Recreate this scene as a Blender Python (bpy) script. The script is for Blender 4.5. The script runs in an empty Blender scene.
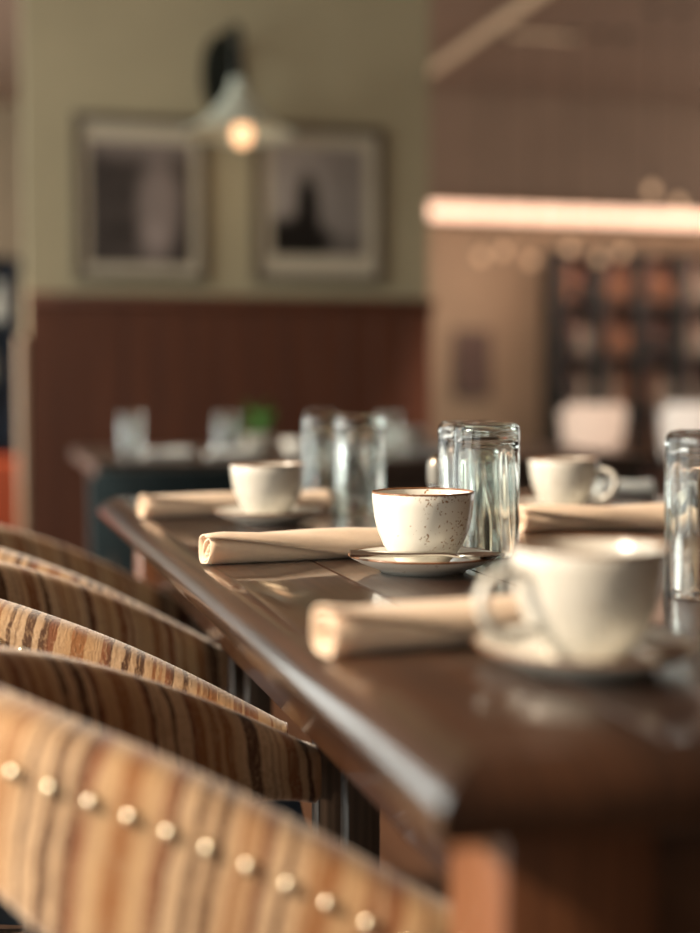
import bpy, bmesh, math, random
from mathutils import Vector, Matrix
random.seed(7)
PI = math.pi
scene = bpy.context.scene
C = scene.collection

# ------------------------------------------------------------------ camera
CAM_Z = 0.923
F_PX = 1400.0
cam_d = bpy.data.cameras.new('camera')
cam = bpy.data.objects.new('camera', cam_d); C.objects.link(cam)
cam_d.sensor_fit = 'VERTICAL'; cam_d.sensor_height = 36.0
cam_d.lens = 36.0 * F_PX / 933.0
cam_d.clip_start = 0.02
cam.location = (0, 0, CAM_Z)
cam.rotation_euler = (math.radians(90 - 3.13), 0, math.radians(-14.8))
cam_d.dof.use_dof = True
cam_d.dof.focus_distance = 1.345
cam_d.dof.aperture_fstop = 1.72
scene.camera = cam

# ------------------------------------------------------------------ world, sun, window light, exposure
scene.view_settings.view_transform = 'Standard'
scene.view_settings.look = 'None'
scene.view_settings.gamma = 1.0
scene.view_settings.use_curve_mapping = False
scene.view_settings.exposure = 0.1
w = bpy.data.worlds.new('sky'); scene.world = w; w.use_nodes = True
bg = w.node_tree.nodes['Background']
bg.inputs['Color'].default_value = (0.86, 0.95, 0.90, 1); bg.inputs["Strength"].default_value = 0.8

def light(name, kind, loc, energy, color, rot=(0, 0, 0), **kw):
    d = bpy.data.lights.new(name, kind); d.energy = energy; d.color = color
    for k, v in kw.items(): setattr(d, k, v)
    o = bpy.data.objects.new(name, d); C.objects.link(o); o.location = loc; o.rotation_euler = rot
    return o
SUN_FROM = Vector((-0.95, 0.0, 0.58))
sun = light('sun', 'SUN', (-4, 0, 4), 7.2, (1.0, 0.82, 0.62), angle=math.radians(2.0))
sun.rotation_euler = SUN_FROM.to_track_quat('Z', 'Y').to_euler()
for k, yy in enumerate((-0.9, 1.3, 3.5, 5.7, 7.9)):
    light('window_or_fill_light', 'AREA', (-2.13, yy, 1.55), 14 if k == 0 else 38, (0.97, 1.0, 0.93), (0, math.radians(-90), 0), shape='RECTANGLE', size=2.3, size_y=1.75)

light('window_or_fill_light', 'AREA', (6.5, 6.6, 1.6), 30, (1.0, 0.84, 0.72), (0, math.radians(90), 0), shape='RECTANGLE', size=2.2, size_y=3.6)  # fill from an invented right-hand window, added to brighten the bar

# ------------------------------------------------------------------ node helpers
MATS = {}
def new_mat(name):
    m = bpy.data.materials.new(name); m.use_nodes = True
    nt = m.node_tree; b = nt.nodes['Principled BSDF']
    MATS[name] = m
    return m, nt, b
def N(nt, t, **kw):
    n = nt.nodes.new(t)
    for k, v in kw.items():
        if k.startswith('i_'):
            n.inputs[k[2:].replace('_', ' ')].default_value = v
        else: setattr(n, k, v)
    return n
def L(nt, a, b): nt.links.new(a, b)
def rgba(c): return (c[0], c[1], c[2], 1.0)
def ramp(nt, fac, stops, interp='LINEAR'):
    r = N(nt, 'ShaderNodeValToRGB'); r.color_ramp.interpolation = interp
    e = r.color_ramp.elements
    while len(e) < len(stops): e.new(0.5)
    for el, (p, c) in zip(e, stops): el.position = p; el.color = rgba(c)
    L(nt, fac, r.inputs['Fac']); return r.outputs['Color']
def coords(nt, kind='Object', scale=(1, 1, 1)):
    tc = N(nt, 'ShaderNodeTexCoord'); mp = N(nt, 'ShaderNodeMapping'); mp.inputs['Scale'].default_value = scale
    L(nt, tc.outputs[kind], mp.inputs['Vector']); return mp.outputs['Vector']
def noise(nt, vec, scale, detail=3.0, rough=0.55):
    n = N(nt, 'ShaderNodeTexNoise'); n.inputs['Scale'].default_value = scale; n.inputs['Detail'].default_value = detail
    n.inputs['Roughness'].default_value = rough
    L(nt, vec, n.inputs['Vector']); return n.outputs['Fac']
def mixc(nt, fac, a, b):
    m = N(nt, 'ShaderNodeMix', data_type='RGBA')
    for sock, v in ((m.inputs[0], fac), (m.inputs[6], a), (m.inputs[7], b)):
        if isinstance(v, (int, float)): sock.default_value = v
        elif isinstance(v, tuple): sock.default_value = rgba(v)
        else: L(nt, v, sock)
    return m.outputs[2]
def math_n(nt, op, a, b=None):
    m = N(nt, 'ShaderNodeMath', operation=op)
    for i, v in enumerate((a, b)):
        if v is None: continue
        if isinstance(v, (int, float)): m.inputs[i].default_value = v
        else: L(nt, v, m.inputs[i])
    return m.outputs[0]
def bump(nt, b, height, strength=0.2, dist=0.002):
    n = N(nt, 'ShaderNodeBump'); n.inputs['Strength'].default_value = strength; n.inputs['Distance'].default_value = dist
    L(nt, height, n.inputs['Height']); L(nt, n.outputs['Normal'], b.inputs['Normal'])

def plain(name, col, rough=0.5, metal=0.0, var=0.12, scale=8.0, bump_s=0.0, coat=0.0, emit=None, estr=0.0, spec=0.5):
    m, nt, b = new_mat(name)
    f = noise(nt, coords(nt), scale)
    dark = tuple(c * (1 - var) for c in col); lite = tuple(min(1, c * (1 + var)) for c in col)
    L(nt, ramp(nt, f, [(0.3, dark), (0.7, lite)]), b.inputs['Base Color'])
    b.inputs['Roughness'].default_value = rough; b.inputs['Metallic'].default_value = metal
    b.inputs['Coat Weight'].default_value = coat; b.inputs['Specular IOR Level'].default_value = spec
    if bump_s: bump(nt, b, f, bump_s)
    if emit:
        b.inputs['Emission Color'].default_value = rgba(emit); b.inputs['Emission Strength'].default_value = estr
    return m

def wood(name, dark, lite, rough=0.25, axis='Y', scale=1.0, coat=0.3, bump_s=0.12):
    m, nt, b = new_mat(name)
    sc = {'X': (1.2, 14, 14), 'Y': (14, 1.2, 14), 'Z': (14, 14, 1.2)}[axis]
    info = N(nt, 'ShaderNodeObjectInfo')
    v = coords(nt, 'Object', tuple(s * scale for s in sc))
    add = N(nt, 'ShaderNodeVectorMath', operation='ADD')
    rv = N(nt, 'ShaderNodeCombineXYZ')
    r10 = math_n(nt, 'MULTIPLY', info.outputs['Random'], 17.0)
    for i in range(3): L(nt, r10, rv.inputs[i])
    L(nt, v, add.inputs[0]); L(nt, rv.outputs[0], add.inputs[1])
    f = noise(nt, add.outputs[0], 1.0, 5.0, 0.6)
    wv = N(nt, 'ShaderNodeTexWave', wave_type='BANDS', bands_direction='X' if axis != 'X' else 'Y')
    wv.inputs['Scale'].default_value = 1.3; wv.inputs['Distortion'].default_value = 6.0; wv.inputs['Detail'].default_value = 2.0
    L(nt, add.outputs[0], wv.inputs['Vector'])
    g = math_n(nt, 'MULTIPLY', f, math_n(nt, 'ADD', math_n(nt, 'MULTIPLY', wv.outputs['Fac'], 0.35), 0.75))
    L(nt, ramp(nt, g, [(0.25, dark), (0.75, lite)]), b.inputs['Base Color'])
    b.inputs['Roughness'].default_value = rough; b.inputs['Coat Weight'].default_value = coat; b.inputs['Coat Roughness'].default_value = 0.07
    bump(nt, b, g, bump_s, 0.001)
    return m

wood('table_wood', (0.012, 0.005, 0.003), (0.065, 0.026, 0.012), 0.30, 'Y', 1.6, 0.85, 0.10)
wood('leg_wood', (0.07, 0.024, 0.010), (0.24, 0.09, 0.035), 0.4, 'Z', 1.6)
wood('chair_leg_wood', (0.03, 0.02, 0.014), (0.10, 0.065, 0.045), 0.35, 'Z', 2)
wood('wainscot_wood', (0.075, 0.020, 0.007), (0.14, 0.042, 0.016), 0.6, 'Z', 0.8, 0.1)
wood('floor_wood', (0.05, 0.024, 0.014), (0.14, 0.07, 0.04), 0.35, 'Y', 0.5)
wood('shelf_wood', (0.004, 0.006, 0.005), (0.012, 0.012, 0.010), 0.6, 'Z', 1, 0.0)
wood('pale_post_wood', (0.30, 0.20, 0.13), (0.42, 0.30, 0.20), 0.4, 'Z', 1)
plain('olive_plaster', (0.44, 0.37, 0.235), 0.85, var=0.05, scale=3)
plain('beige_plaster', (0.40, 0.30, 0.20), 0.85, var=0.06, scale=3)
plain('pale_green_plaster', (0.42, 0.40, 0.29), 0.85, var=0.06, scale=3)
plain('brown_bulkhead', (0.36, 0.235, 0.165), 0.7, var=0.08, scale=2)
plain('brown_ceiling', (0.38, 0.25, 0.18), 0.85, var=0.06, scale=2)
plain('brown_rim_glaze', (0.20, 0.085, 0.035), 0.3, var=0.3, scale=60)
plain('steel', (0.62, 0.58, 0.53), 0.16, 1.0, var=0.05)
plain('dark_steel', (0.20, 0.17, 0.14), 0.3, 1.0, var=0.1)
plain('nail_metal', (0.62, 0.56, 0.42), 0.25, 1.0, var=0.1, scale=200)
plain('dark_leather', (0.012, 0.022, 0.034), 0.45, var=0.2, scale=20)
plain('teal_leather', (0.006, 0.018, 0.022), 0.45, var=0.2, scale=14)
plain('dark_frame', (0.13, 0.105, 0.075), 0.45, 0.2, var=0.1)
plain('cream_mat', (0.56, 0.48, 0.36), 0.9, var=0.03)
plain('lamp_black', (0.012, 0.016, 0.012), 0.4, 0.3, var=0.2)
plain('lamp_enamel', (0.62, 0.66, 0.56), 0.28, var=0.05)
plain('cream_leather', (0.78, 0.66, 0.56), 0.5, var=0.05)
plain('white_leather', (0.86, 0.85, 0.80), 0.5, var=0.04)
plain('orange_leather', (0.50, 0.085, 0.03), 0.5, var=0.1)
plain('navy_paint', (0.012, 0.022, 0.040), 0.35, var=0.2)
plain('pot_glaze', (0.62, 0.58, 0.50), 0.3, var=0.06)
plain('far_table_top', (0.05, 0.035, 0.028), 0.3, var=0.2)
plain('dark_print', (0.12, 0.075, 0.06), 0.6, var=0.3, scale=5)
plain('rose_panel', (0.52, 0.27, 0.22), 0.6, var=0.12, scale=4)
plain('bulb_glow', (1.0, 0.75, 0.5), 0.3, emit=(1.0, 0.52, 0.26), estr=1.9)
plain('pendant_glow', (0.5, 0.32, 0.2), 0.3, emit=(1.0, 0.60, 0.34), estr=0.9)
plain('led_glow', (1.0, 0.8, 0.6), 0.3, emit=(1.0, 0.60, 0.41), estr=2.0)
plain('slot_glow', (0.8, 0.6, 0.4), 0.5, emit=(1.0, 0.68, 0.42), estr=0.16)
plain('leaf_green', (0.06, 0.20, 0.035), 0.45, var=0.3, scale=30)
plain('soil', (0.03, 0.02, 0.012), 0.9, var=0.3, scale=60, bump_s=0.4)
plain('amber_bottle', (0.34, 0.16, 0.08), 0.12, var=0.15)
plain('clear_bottle', (0.45, 0.38, 0.30), 0.12, var=0.1)
plain('dark_bottle', (0.05, 0.03, 0.02), 0.12, var=0.1)

def glass(name, col, rough=0.0, ior=1.48, wave=0.25):
    m, nt, b = new_mat(name)
    b.inputs['Base Color'].default_value = rgba(col); b.inputs['Roughness'].default_value = rough
    b.inputs['Transmission Weight'].default_value = 1.0; b.inputs['IOR'].default_value = ior
    f = noise(nt, coords(nt, 'Object', (1, 1, 0.35)), 42.0, 1.0)
    bump(nt, b, f, wave, 0.004)
    return m
glass('tumbler_glass', (0.95, 0.99, 0.965))

def ceramic(name, base, patch_dir, amount=0.5):
    m, nt, b = new_mat(name)
    v = coords(nt)
    vor = N(nt, 'ShaderNodeTexVoronoi', feature='F1'); vor.inputs['Scale'].default_value = 400.0
    wob = N(nt, 'ShaderNodeTexNoise'); wob.inputs['Scale'].default_value = 160.0
    L(nt, v, wob.inputs['Vector'])
    ad = N(nt, 'ShaderNodeMix', data_type='VECTOR'); ad.inputs[0].default_value = 0.012
    L(nt, v, ad.inputs[4]); L(nt, wob.outputs['Color'], ad.inputs[5])
    L(nt, ad.outputs[1], vor.inputs['Vector'])
    # cluster mask: speckles crowd on one side of the glaze
    dp = N(nt, 'ShaderNodeVectorMath', operation='DOT_PRODUCT'); L(nt, v, dp.inputs[0]); dp.inputs[1].default_value = patch_dir
    cl = noise(nt, v, 38.0, 2.0)
    dens = math_n(nt, 'ADD', math_n(nt, 'MULTIPLY', dp.outputs['Value'], 7.5), math_n(nt, 'MULTIPLY', math_n(nt, 'SUBTRACT', cl, 0.5), 1.5))
    sep = N(nt, 'ShaderNodeSeparateColor'); L(nt, vor.outputs['Color'], sep.inputs[0])
    pick = math_n(nt, 'LESS_THAN', sep.outputs[0], math_n(nt, 'ADD', math_n(nt, 'MULTIPLY', dens, 0.9 * amount), 0.03))
    size = math_n(nt, 'MULTIPLY', math_n(nt, 'POWER', sep.outputs[1], 1.6), 0.62)
    dot = math_n(nt, 'LESS_THAN', vor.outputs['Distance'], size)
    spk = math_n(nt, 'MULTIPLY', pick, dot)
    f = noise(nt, v, 30.0)
    basec = ramp(nt, f, [(0.3, tuple(c * 0.93 for c in base)), (0.7, base)])
    tone = ramp(nt, sep.outputs[2], [(0.0, (0.22, 0.115, 0.05)), (1.0, (0.42, 0.25, 0.12))])
    L(nt, mixc(nt, spk, basec, tone), b.inputs['Base Color'])
    b.inputs['Roughness'].default_value = 0.25; b.inputs['Coat Weight'].default_value = 0.4
    return m
ceramic('speckled_glaze', (0.80, 0.77, 0.69), (0.03, -0.95, 0.05), 2.0)
ceramic('plain_glaze', (0.58, 0.55, 0.49), (0.3, -0.2, 0.1), 0.5)
ceramic('saucer_glaze', (0.80, 0.78, 0.71), (0.2, -0.2, 0.1), 0.25)

def cloth(name, col):
    m, nt, b = new_mat(name)
    v = coords(nt)
    f = noise(nt, v, 45.0); fine = noise(nt, v, 900.0, 1.0)
    L(nt, ramp(nt, f, [(0.3, tuple(c * 0.9 for c in col)), (0.7, col)]), b.inputs['Base Color'])
    b.inputs['Roughness'].default_value = 0.85; b.inputs['Sheen Weight'].default_value = 0.25
    b.inputs['Subsurface Weight'].default_value = 0.15; b.inputs['Subsurface Radius'].default_value = (0.012, 0.008, 0.005)
    b.inputs['Subsurface Scale'].default_value = 0.5
    bump(nt, b, math_n(nt, 'ADD', math_n(nt, 'MULTIPLY', f, 2.0), fine), 0.25, 0.0012)
cloth('tan_napkin', (0.76, 0.57, 0.42))
cloth('pale_napkin', (0.62, 0.66, 0.66))

def striped():
    m, nt, b = new_mat('striped_chenille')
    tc = N(nt, 'ShaderNodeTexCoord')
    mp = N(nt, 'ShaderNodeMapping'); L(nt, tc.outputs['UV'], mp.inputs['Vector'])
    uv = mp.outputs['Vector']
    mp2 = N(nt, 'ShaderNodeMapping'); mp2.inputs['Scale'].default_value = (120, 60, 1); L(nt, tc.outputs['UV'], mp2.inputs['Vector'])
    n1 = noise(nt, mp2.outputs['Vector'], 1.0, 4.0, 0.65)
    sx = N(nt, 'ShaderNodeSeparateXYZ'); L(nt, uv, sx.inputs[0])
    u = math_n(nt, 'ADD', sx.outputs['X'], math_n(nt, 'MULTIPLY', math_n(nt, 'SUBTRACT', n1, 0.5), 0.007))
    u = math_n(nt, 'ADD', u, math_n(nt, 'MULTIPLY', sx.outputs['Y'], 0.16))
    n1d = N(nt, 'ShaderNodeTexNoise', noise_dimensions='1D'); n1d.inputs['Scale'].default_value = 1.0; n1d.inputs['Detail'].default_value = 1.0
    L(nt, math_n(nt, 'MULTIPLY', u, 74.0), n1d.inputs['W'])
    n2d = N(nt, 'ShaderNodeTexNoise', noise_dimensions='1D'); n2d.inputs['Scale'].default_value = 1.0; n2d.inputs['Detail'].default_value = 0.0
    L(nt, math_n(nt, 'MULTIPLY', u, 23.0), n2d.inputs['W'])
    rust = ramp(nt, n2d.outputs['Fac'], [(0.40, (0.10, 0.040, 0.014)), (0.47, (0.23, 0.075, 0.027)), (0.60, (0.33, 0.135, 0.042))])
    tan = ramp(nt, n2d.outputs['Fac'], [(0.40, (0.62, 0.42, 0.25)), (0.60, (0.55, 0.33, 0.16))])
    sel = N(nt, 'ShaderNodeSeparateColor'); L(nt, ramp(nt, n1d.outputs['Fac'], [(0.485, (0, 0, 0)), (0.505, (1, 1, 1))]), sel.inputs[0])
    st = mixc(nt, sel.outputs[0], rust, tan)
    # worn pile: flecks of the pale ground show through
    mp3 = N(nt, 'ShaderNodeMapping'); mp3.inputs['Scale'].default_value = (380, 240, 1); L(nt, tc.outputs['UV'], mp3.inputs['Vector'])
    fl = noise(nt, mp3.outputs['Vector'], 1.0, 3.0, 0.7)
    mp4 = N(nt, 'ShaderNodeMapping'); mp4.inputs['Scale'].default_value = (60, 30, 1); L(nt, tc.outputs['UV'], mp4.inputs['Vector'])
    big = noise(nt, mp4.outputs['Vector'], 1.0, 3.0)
    k = math_n(nt, 'ADD', fl, math_n(nt, 'MULTIPLY', math_n(nt, 'SUBTRACT', big, 0.5), 0.5))
    fleck = ramp(nt, k, [(0.50, (0, 0, 0)), (0.62, (1, 1, 1))])
    fl2 = N(nt, 'ShaderNodeSeparateColor'); L(nt, fleck, fl2.inputs[0])
    L(nt, mixc(nt, math_n(nt, 'MULTIPLY', fl2.outputs[0], 0.75), st, (0.44, 0.27, 0.14)), b.inputs['Base Color'])
    b.inputs['Roughness'].default_value = 0.75; b.inputs['Sheen Weight'].default_value = 0.35; b.inputs['Sheen Roughness'].default_value = 0.4
    bump(nt, b, fl, 0.5, 0.0015)
striped()

def print_photo(name, base, blobs, tint):
    """flat printed picture: base tone with soft light/dark shapes (Generated coords of the print)"""
    m, nt, b = new_mat(name)
    tc = N(nt, 'ShaderNodeTexCoord')
    val = math_n(nt, 'ADD', base, math_n(nt, 'MULTIPLY', math_n(nt, 'SUBTRACT', noise(nt, tc.outputs['Generated'], 6.0, 5.0), 0.5), 0.30))
    for (cx, cz, rx, rz, amt) in blobs:
        mp = N(nt, 'ShaderNodeMapping', vector_type='POINT')
        mp.inputs['Scale'].default_value = (1 / rx, 0, 1 / rz); mp.inputs['Location'].default_value = (-cx / rx, 0, -cz / rz)
        L(nt, tc.outputs['Generated'], mp.inputs['Vector'])
        g = N(nt, 'ShaderNodeTexGradient', gradient_type='SPHERICAL'); L(nt, mp.outputs['Vector'], g.inputs['Vector'])
        val = math_n(nt, 'ADD', val, math_n(nt, 'MULTIPLY', math_n(nt, 'MINIMUM', math_n(nt, 'MULTIPLY', g.outputs['Fac'], 2.2), 1.0), amt))
    L(nt, ramp(nt, val, [(0.0, tuple(c * 0.02 for c in tint)), (1.0, tint)]), b.inputs['Base Color'])
    b.inputs['Roughness'].default_value = 0.35
print_photo('crowd_print', 0.10, [(0.5, 1.15, 1.2, 0.35, 0.35), (0.68, 0.48, 0.26, 0.50, 0.42), (0.62, 0.15, 0.2, 0.25, 0.2)], (0.50, 0.40, 0.36))
print_photo('figure_print', 0.50, [(0.05, 0.75, 0.7, 0.8, 0.25), (0.38, 0.42, 0.16, 0.42, -0.8), (0.2, 0.16, 0.50, 0.24, -0.75), (0.75, 0.08, 0.6, 0.16, -0.2)], (0.50, 0.43, 0.38))

# ------------------------------------------------------------------ mesh helpers
def obj(name, me, mat=None, parent=None):
    o = bpy.data.objects.new(name, me); C.objects.link(o)
    if mat and not me.materials: me.materials.append(MATS[mat])
    if parent: o.parent = parent
    return o
def mesh_from(verts, faces, name='mesh', smooth=True, uvs=None):
    me = bpy.data.meshes.new(name); me.from_pydata(verts, [], faces); me.validate(); me.update()
    if uvs:
        lay = me.uv_layers.new(name='UVMap')
        for lp in me.loops: lay.data[lp.index].uv = uvs[lp.vertex_index]
    if smooth:
        for p in me.polygons: p.use_smooth = True
    return me
def bm_mesh(bm, name='mesh', smooth=False, angle=None):
    bmesh.ops.recalc_face_normals(bm, faces=bm.faces)
    me = bpy.data.meshes.new(name); bm.to_mesh(me); bm.free()
    if smooth or angle is not None:
        for p in me.polygons: p.use_smooth = True
    if angle is not None: me.set_sharp_from_angle(angle=math.radians(angle))
    return me
def box_me(x0, x1, y0, y1, z0, z1, bev=0.0, seg=2):
    bm = bmesh.new(); bmesh.ops.create_cube(bm, size=1)
    for v in bm.verts:
        v.co = ((x0 + x1) / 2 + v.co.x * (x1 - x0), (y0 + y1) / 2 + v.co.y * (y1 - y0), (z0 + z1) / 2 + v.co.z * (z1 - z0))
    if bev: bmesh.ops.bevel(bm, geom=list(bm.edges), offset=bev, segments=seg, affect='EDGES', profile=0.5)
    return bm_mesh(bm, angle=35 if bev else None)
def lathe_me(profile, segs=48, sx=1.0, flute=None):
    verts, faces, rings = [], [], []
    for r, z in profile:
        if r < 1e-6: rings.append([len(verts)]); verts.append((0, 0, z))
        else:
            rings.append(list(range(len(verts), len(verts) + segs)))
            for i in range(segs):
                a = 2 * PI * i / segs; rr = r + (flute(len(rings) - 1, a, z) if flute else 0); verts.append((rr * math.cos(a) * sx, rr * math.sin(a), z))
    for A, B in zip(rings, rings[1:]):
        for i in range(segs):
            j = (i + 1) % segs
            if len(A) == 1 and len(B) == 1: continue
            if len(A) == 1: faces.append((A[0], B[j], B[i]))
            elif len(B) == 1: faces.append((A[i], A[j], B[0]))
            else: faces.append((A[i], A[j], B[j], B[i]))
    bm = bmesh.new(); me0 = bpy.data.meshes.new('t'); me0.from_pydata(verts, [], faces); bm.from_mesh(me0)
    bpy.data.meshes.remove(me0)
    return bm_mesh(bm, angle=50)
def tube_me(path, radius, segs=12, flat=1.0, closed=False):
    """swept tube; radius may be a list; flat squashes the section along its binormal"""
    P = [Vector(p) for p in path]; n = len(P)
    R = radius if isinstance(radius, (list, tuple)) else [radius] * n
    verts, faces = [], []; up = Vector((0, 1, 0.001))
    for i, p in enumerate(P):
        t = (P[(i + 1) % n] - P[i - 1]) if closed else (P[min(i + 1, n - 1)] - P[max(i - 1, 0)])
        t.normalize(); a = t.cross(up)
        if a.length < 1e-4: a = t.cross(Vector((1, 0, 0)))
        a.normalize(); b2 = t.cross(a).normalized()
        for k in range(segs):
            th = 2 * PI * k / segs
            verts.append(p + a * math.cos(th) * R[i] + b2 * math.sin(th) * R[i] * flat)
    rng = range(n if closed else n - 1)
    for i in rng:
        for k in range(segs):
            k2 = (k + 1) % segs; i2 = (i + 1) % n
            faces.append((i * segs + k, i * segs + k2, i2 * segs + k2, i2 * segs + k))
    if not closed:
        faces.append(tuple(range(segs))); faces.append(tuple((n - 1) * segs + k for k in range(segs)))
    bm = bmesh.new(); me0 = bpy.data.meshes.new('t'); me0.from_pydata([tuple(v) for v in verts], [], faces); bm.from_mesh(me0)
    bpy.data.meshes.remove(me0)
    return bm_mesh(bm, angle=60)
def cat_rom(pts, n):
    P = [Vector(p) for p in pts]; P = [P[0] * 2 - P[1]] + P + [P[-1] * 2 - P[-2]]; out = []
    for i in range(1, len(P) - 2):
        for k in range(n):
            t = k / n; a, b_, c, d = P[i - 1], P[i], P[i + 1], P[i + 2]
            out.append(0.5 * ((2 * b_) + (c - a) * t + (2 * a - 5 * b_ + 4 * c - d) * t * t + (3 * b_ - a - 3 * c + d) * t ** 3))
    out.append(P[-2]); return out

def tag(o, label=None, cat=None, group=None, kind=None):
    if label: o['label'] = label
    if cat: o['category'] = cat
    if group: o['group'] = group
    if kind: o['kind'] = kind
    return o
def thing(name, label, cat, loc=(0, 0, 0), rz=0.0, group=None):
    o = bpy.data.objects.new(name, None); C.objects.link(o); o.empty_display_size = 0.05
    o.location = loc; o.rotation_euler = (0, 0, rz)
    return tag(o, label, cat, group)
def kids(o): return [c for c in bpy.data.objects if c.parent == o]
def dup(root, loc, rz, label):
    def cp(o, par):
        c = o.copy(); C.objects.link(c); c.parent = par
        for ch in kids(o): cp(ch, c)
        return c
    r = cp(root, None); r.location = loc; r.rotation_euler = (0, 0, rz); r['label'] = label
    return r
def struct(name, me, mat, parent=None):
    o = obj(name, me, mat, parent)
    if not parent: o['kind'] = 'structure'
    return o

# ------------------------------------------------------------------ the room
CEIL = 2.9
struct('floor', box_me(-2.3, 6.7, -3.0, 10.2, -0.05, 0.0), 'floor_wood')
struct('ceiling', box_me(-2.3, 6.7, -3.0, 10.2, CEIL, CEIL + 0.06), 'brown_ceiling')
wr = struct('wall_right', box_me(6.6, 6.7, -3.0, 4.7, 0, CEIL), 'beige_plaster')
struct('opening_pier', box_me(6.6, 6.7, 8.5, 10.2, 0, CEIL), 'beige_plaster', wr)  # unseen opening added in the right wall for the bar fill
struct('added_opening_sill', box_me(6.6, 6.7, 4.7, 8.5, 0, 0.45), 'beige_plaster', wr)
struct('opening_head', box_me(6.6, 6.7, 4.7, 8.5, 2.75, CEIL), 'beige_plaster', wr)
struct('wall_back', box_me(-2.3, 6.6, 10.1, 10.2, 0, CEIL), 'beige_plaster')
# window wall on the left: sill, head and piers around five tall openings
wl = struct('wall_left', box_me(-2.3, -2.2, -3.0, 10.1, 0, 0.30), 'pale_green_plaster')
struct('opening_head', box_me(-2.3, -2.2, -3.0, 10.1, 2.82, CEIL), 'pale_green_plaster', wl)
for y0, y1 in ((-3.0, -1.9), (0.12, 0.30), (2.32, 2.5), (4.52, 4.7), (6.72, 6.9), (8.92, 10.1)):
    struct('opening_pier', box_me(-2.3, -2.2, y0, y1, 0.30, 2.82), 'pale_green_plaster', wl)
struct('wall_front', box_me(-2.3, 6.6, -3.0, -2.9, 0, CEIL), 'brown_bulkhead')

# partition with wainscot behind the far table
WY = 5.2; WX0, WX1 = 0.165, 1.69
struct('wall_partition', box_me(WX0, WX1, WY, WY + 0.16, 0, CEIL), 'olive_plaster')
wn = struct('trim_1', box_me(WX0 + 0.005, WX1 + 0.004, WY - 0.012, WY, 0.0, 1.255), 'wainscot_wood')
nb = 13; bw = (WX1 - WX0) / nb
bd = box_me(0.0015, bw - 0.0015, 0, 0.014, 0.09, 1.23, 0.003, 1)
for i in range(nb):
    o = obj('board', bd, 'wainscot_wood', wn); o.location = (WX0 + 0.004 + i * bw, WY - 0.026, 0)
obj('cap_rail', box_me(WX0 - 0.0, WX1 + 0.012, WY - 0.05, WY - 0.0005, 1.23, 1.27, 0.006), 'wainscot_wood', wn)
obj('skirting', box_me(WX0, WX1 + 0.004, WY - 0.034, WY - 0.012, 0, 0.09, 0.003), 'wainscot_wood', wn)
struct('trim_2', box_me(WX0 - 0.030, WX0 - 0.001, WY - 0.03, WY + 0.17, 0, 1.12, 0.008), 'pale_post_wood')

# bar bulkhead with the glowing cove
BX0 = 1.4
struct('trim_3', box_me(BX0, 6.6, 8.95, 10.1, 2.17, CEIL), 'brown_bulkhead')
led = tag(obj('cove_light', box_me(BX0 + 0.05, 6.55, 8.90, 8.948, 2.065, 2.155, 0.01), 'led_glow'),
    'long glowing peach light strip under the bulkhead over the bar', 'light strip')
obj('housing', box_me(BX0, 6.6, 8.88, 8.95, 2.156, 2.185, 0.004), 'brown_bulkhead', led)
light('bar_glow', 'AREA', (4.6, 9.06, 2.10), 19, (1.0, 0.68, 0.54), (math.radians(42), 0, 0), shape='RECTANGLE', size=3.6, size_y=0.12)
t = thing('ceiling_slot_light', 'dim tan light slot running along the ceiling towards the bar', 'ceiling light', (2.72, 6.2, CEIL))
obj('slot', box_me(-0.04, 0.04, 0, 2.72, -0.02, -0.001, 0.004), 'slot_glow', t)
obj('frame', box_me(-0.06, 0.06, -0.03, 2.745, -0.012, 0, 0.003), 'brown_bulkhead', t)
t = thing('ceiling_slot_light', 'short tan light slot lying crosswise on the ceiling', 'ceiling light', (2.86, 7.36, CEIL))
obj('slot', box_me(0, 0.4, -0.03, 0.03, -0.02, -0.001, 0.004), 'slot_glow', t)
obj('frame', box_me(-0.03, 0.43, -0.05, 0.05, -0.012, 0, 0.003), 'brown_bulkhead', t)

# ------------------------------------------------------------------ dining table
TX0, TX1, TY0, TY1, TZ = 0.185, 1.105, 0.592, 2.30, 0.75
table = thing('dining_table', 'long dark brown plank dining table laid with cups and napkin rolls', 'table', (0.185, 2.30, 0), math.radians(0.42))
def plank(x0, x1, first, last):
    zb, zm, zt = 0.712, 0.728, TZ
    il = 0.030 if first else 0.0; ir = 0.030 if last else 0.0; iy = 0.030
    bm = bmesh.new()
    def ring(z, a, b_, c, d): return [bm.verts.new(p) for p in ((x0 + a, TY0 + c, z), (x1 - b_, TY0 + c, z), (x1 - b_, TY1 - d, z), (x0 + a, TY1 - d, z))]
    k = 0.012
    F = 1.0 if first else 0.0; G = 1.0 if last else 0.0
    R = [ring(z, c * F, c * G, c, c) for z, c in ((zb, 0.010), (0.7135, 0.006), (0.718, 0.002), (0.724, 0.0), (0.731, 0.001), (0.7375, 0.005), (0.7425, 0.012), (0.7465, 0.021), (0.7495, 0.0285), (zt, 0.030))]
    bm.faces.new(R[0][::-1]); bm.faces.new(R[-1])
    for A, B in zip(R, R[1:]):
        for i in range(4): bm.faces.new((A[i], A[(i + 1) % 4], B[(i + 1) % 4], B[i]))
    bmesh.ops.bevel(bm, geom=[e for e in bm.edges if min(v.co.z for v in e.verts) > TZ - 1e-5], offset=0.0012, segments=2, affect='EDGES')
    return bm_mesh(bm, angle=28)
npl = 7; pw = (TX1 - TX0) / npl
for i in range(npl):
    obj('plank', plank(TX0 + i * pw + (0.0004 if i else 0), TX0 + (i + 1) * pw - (0.0004 if i < npl - 1 else 0), i == 0, i == npl - 1), 'table_wood', table)
AX0, AX1, AY0, AY1 = TX0 + 0.075, TX1 - 0.075, TY0 + 0.075, TY1 - 0.075
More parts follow.
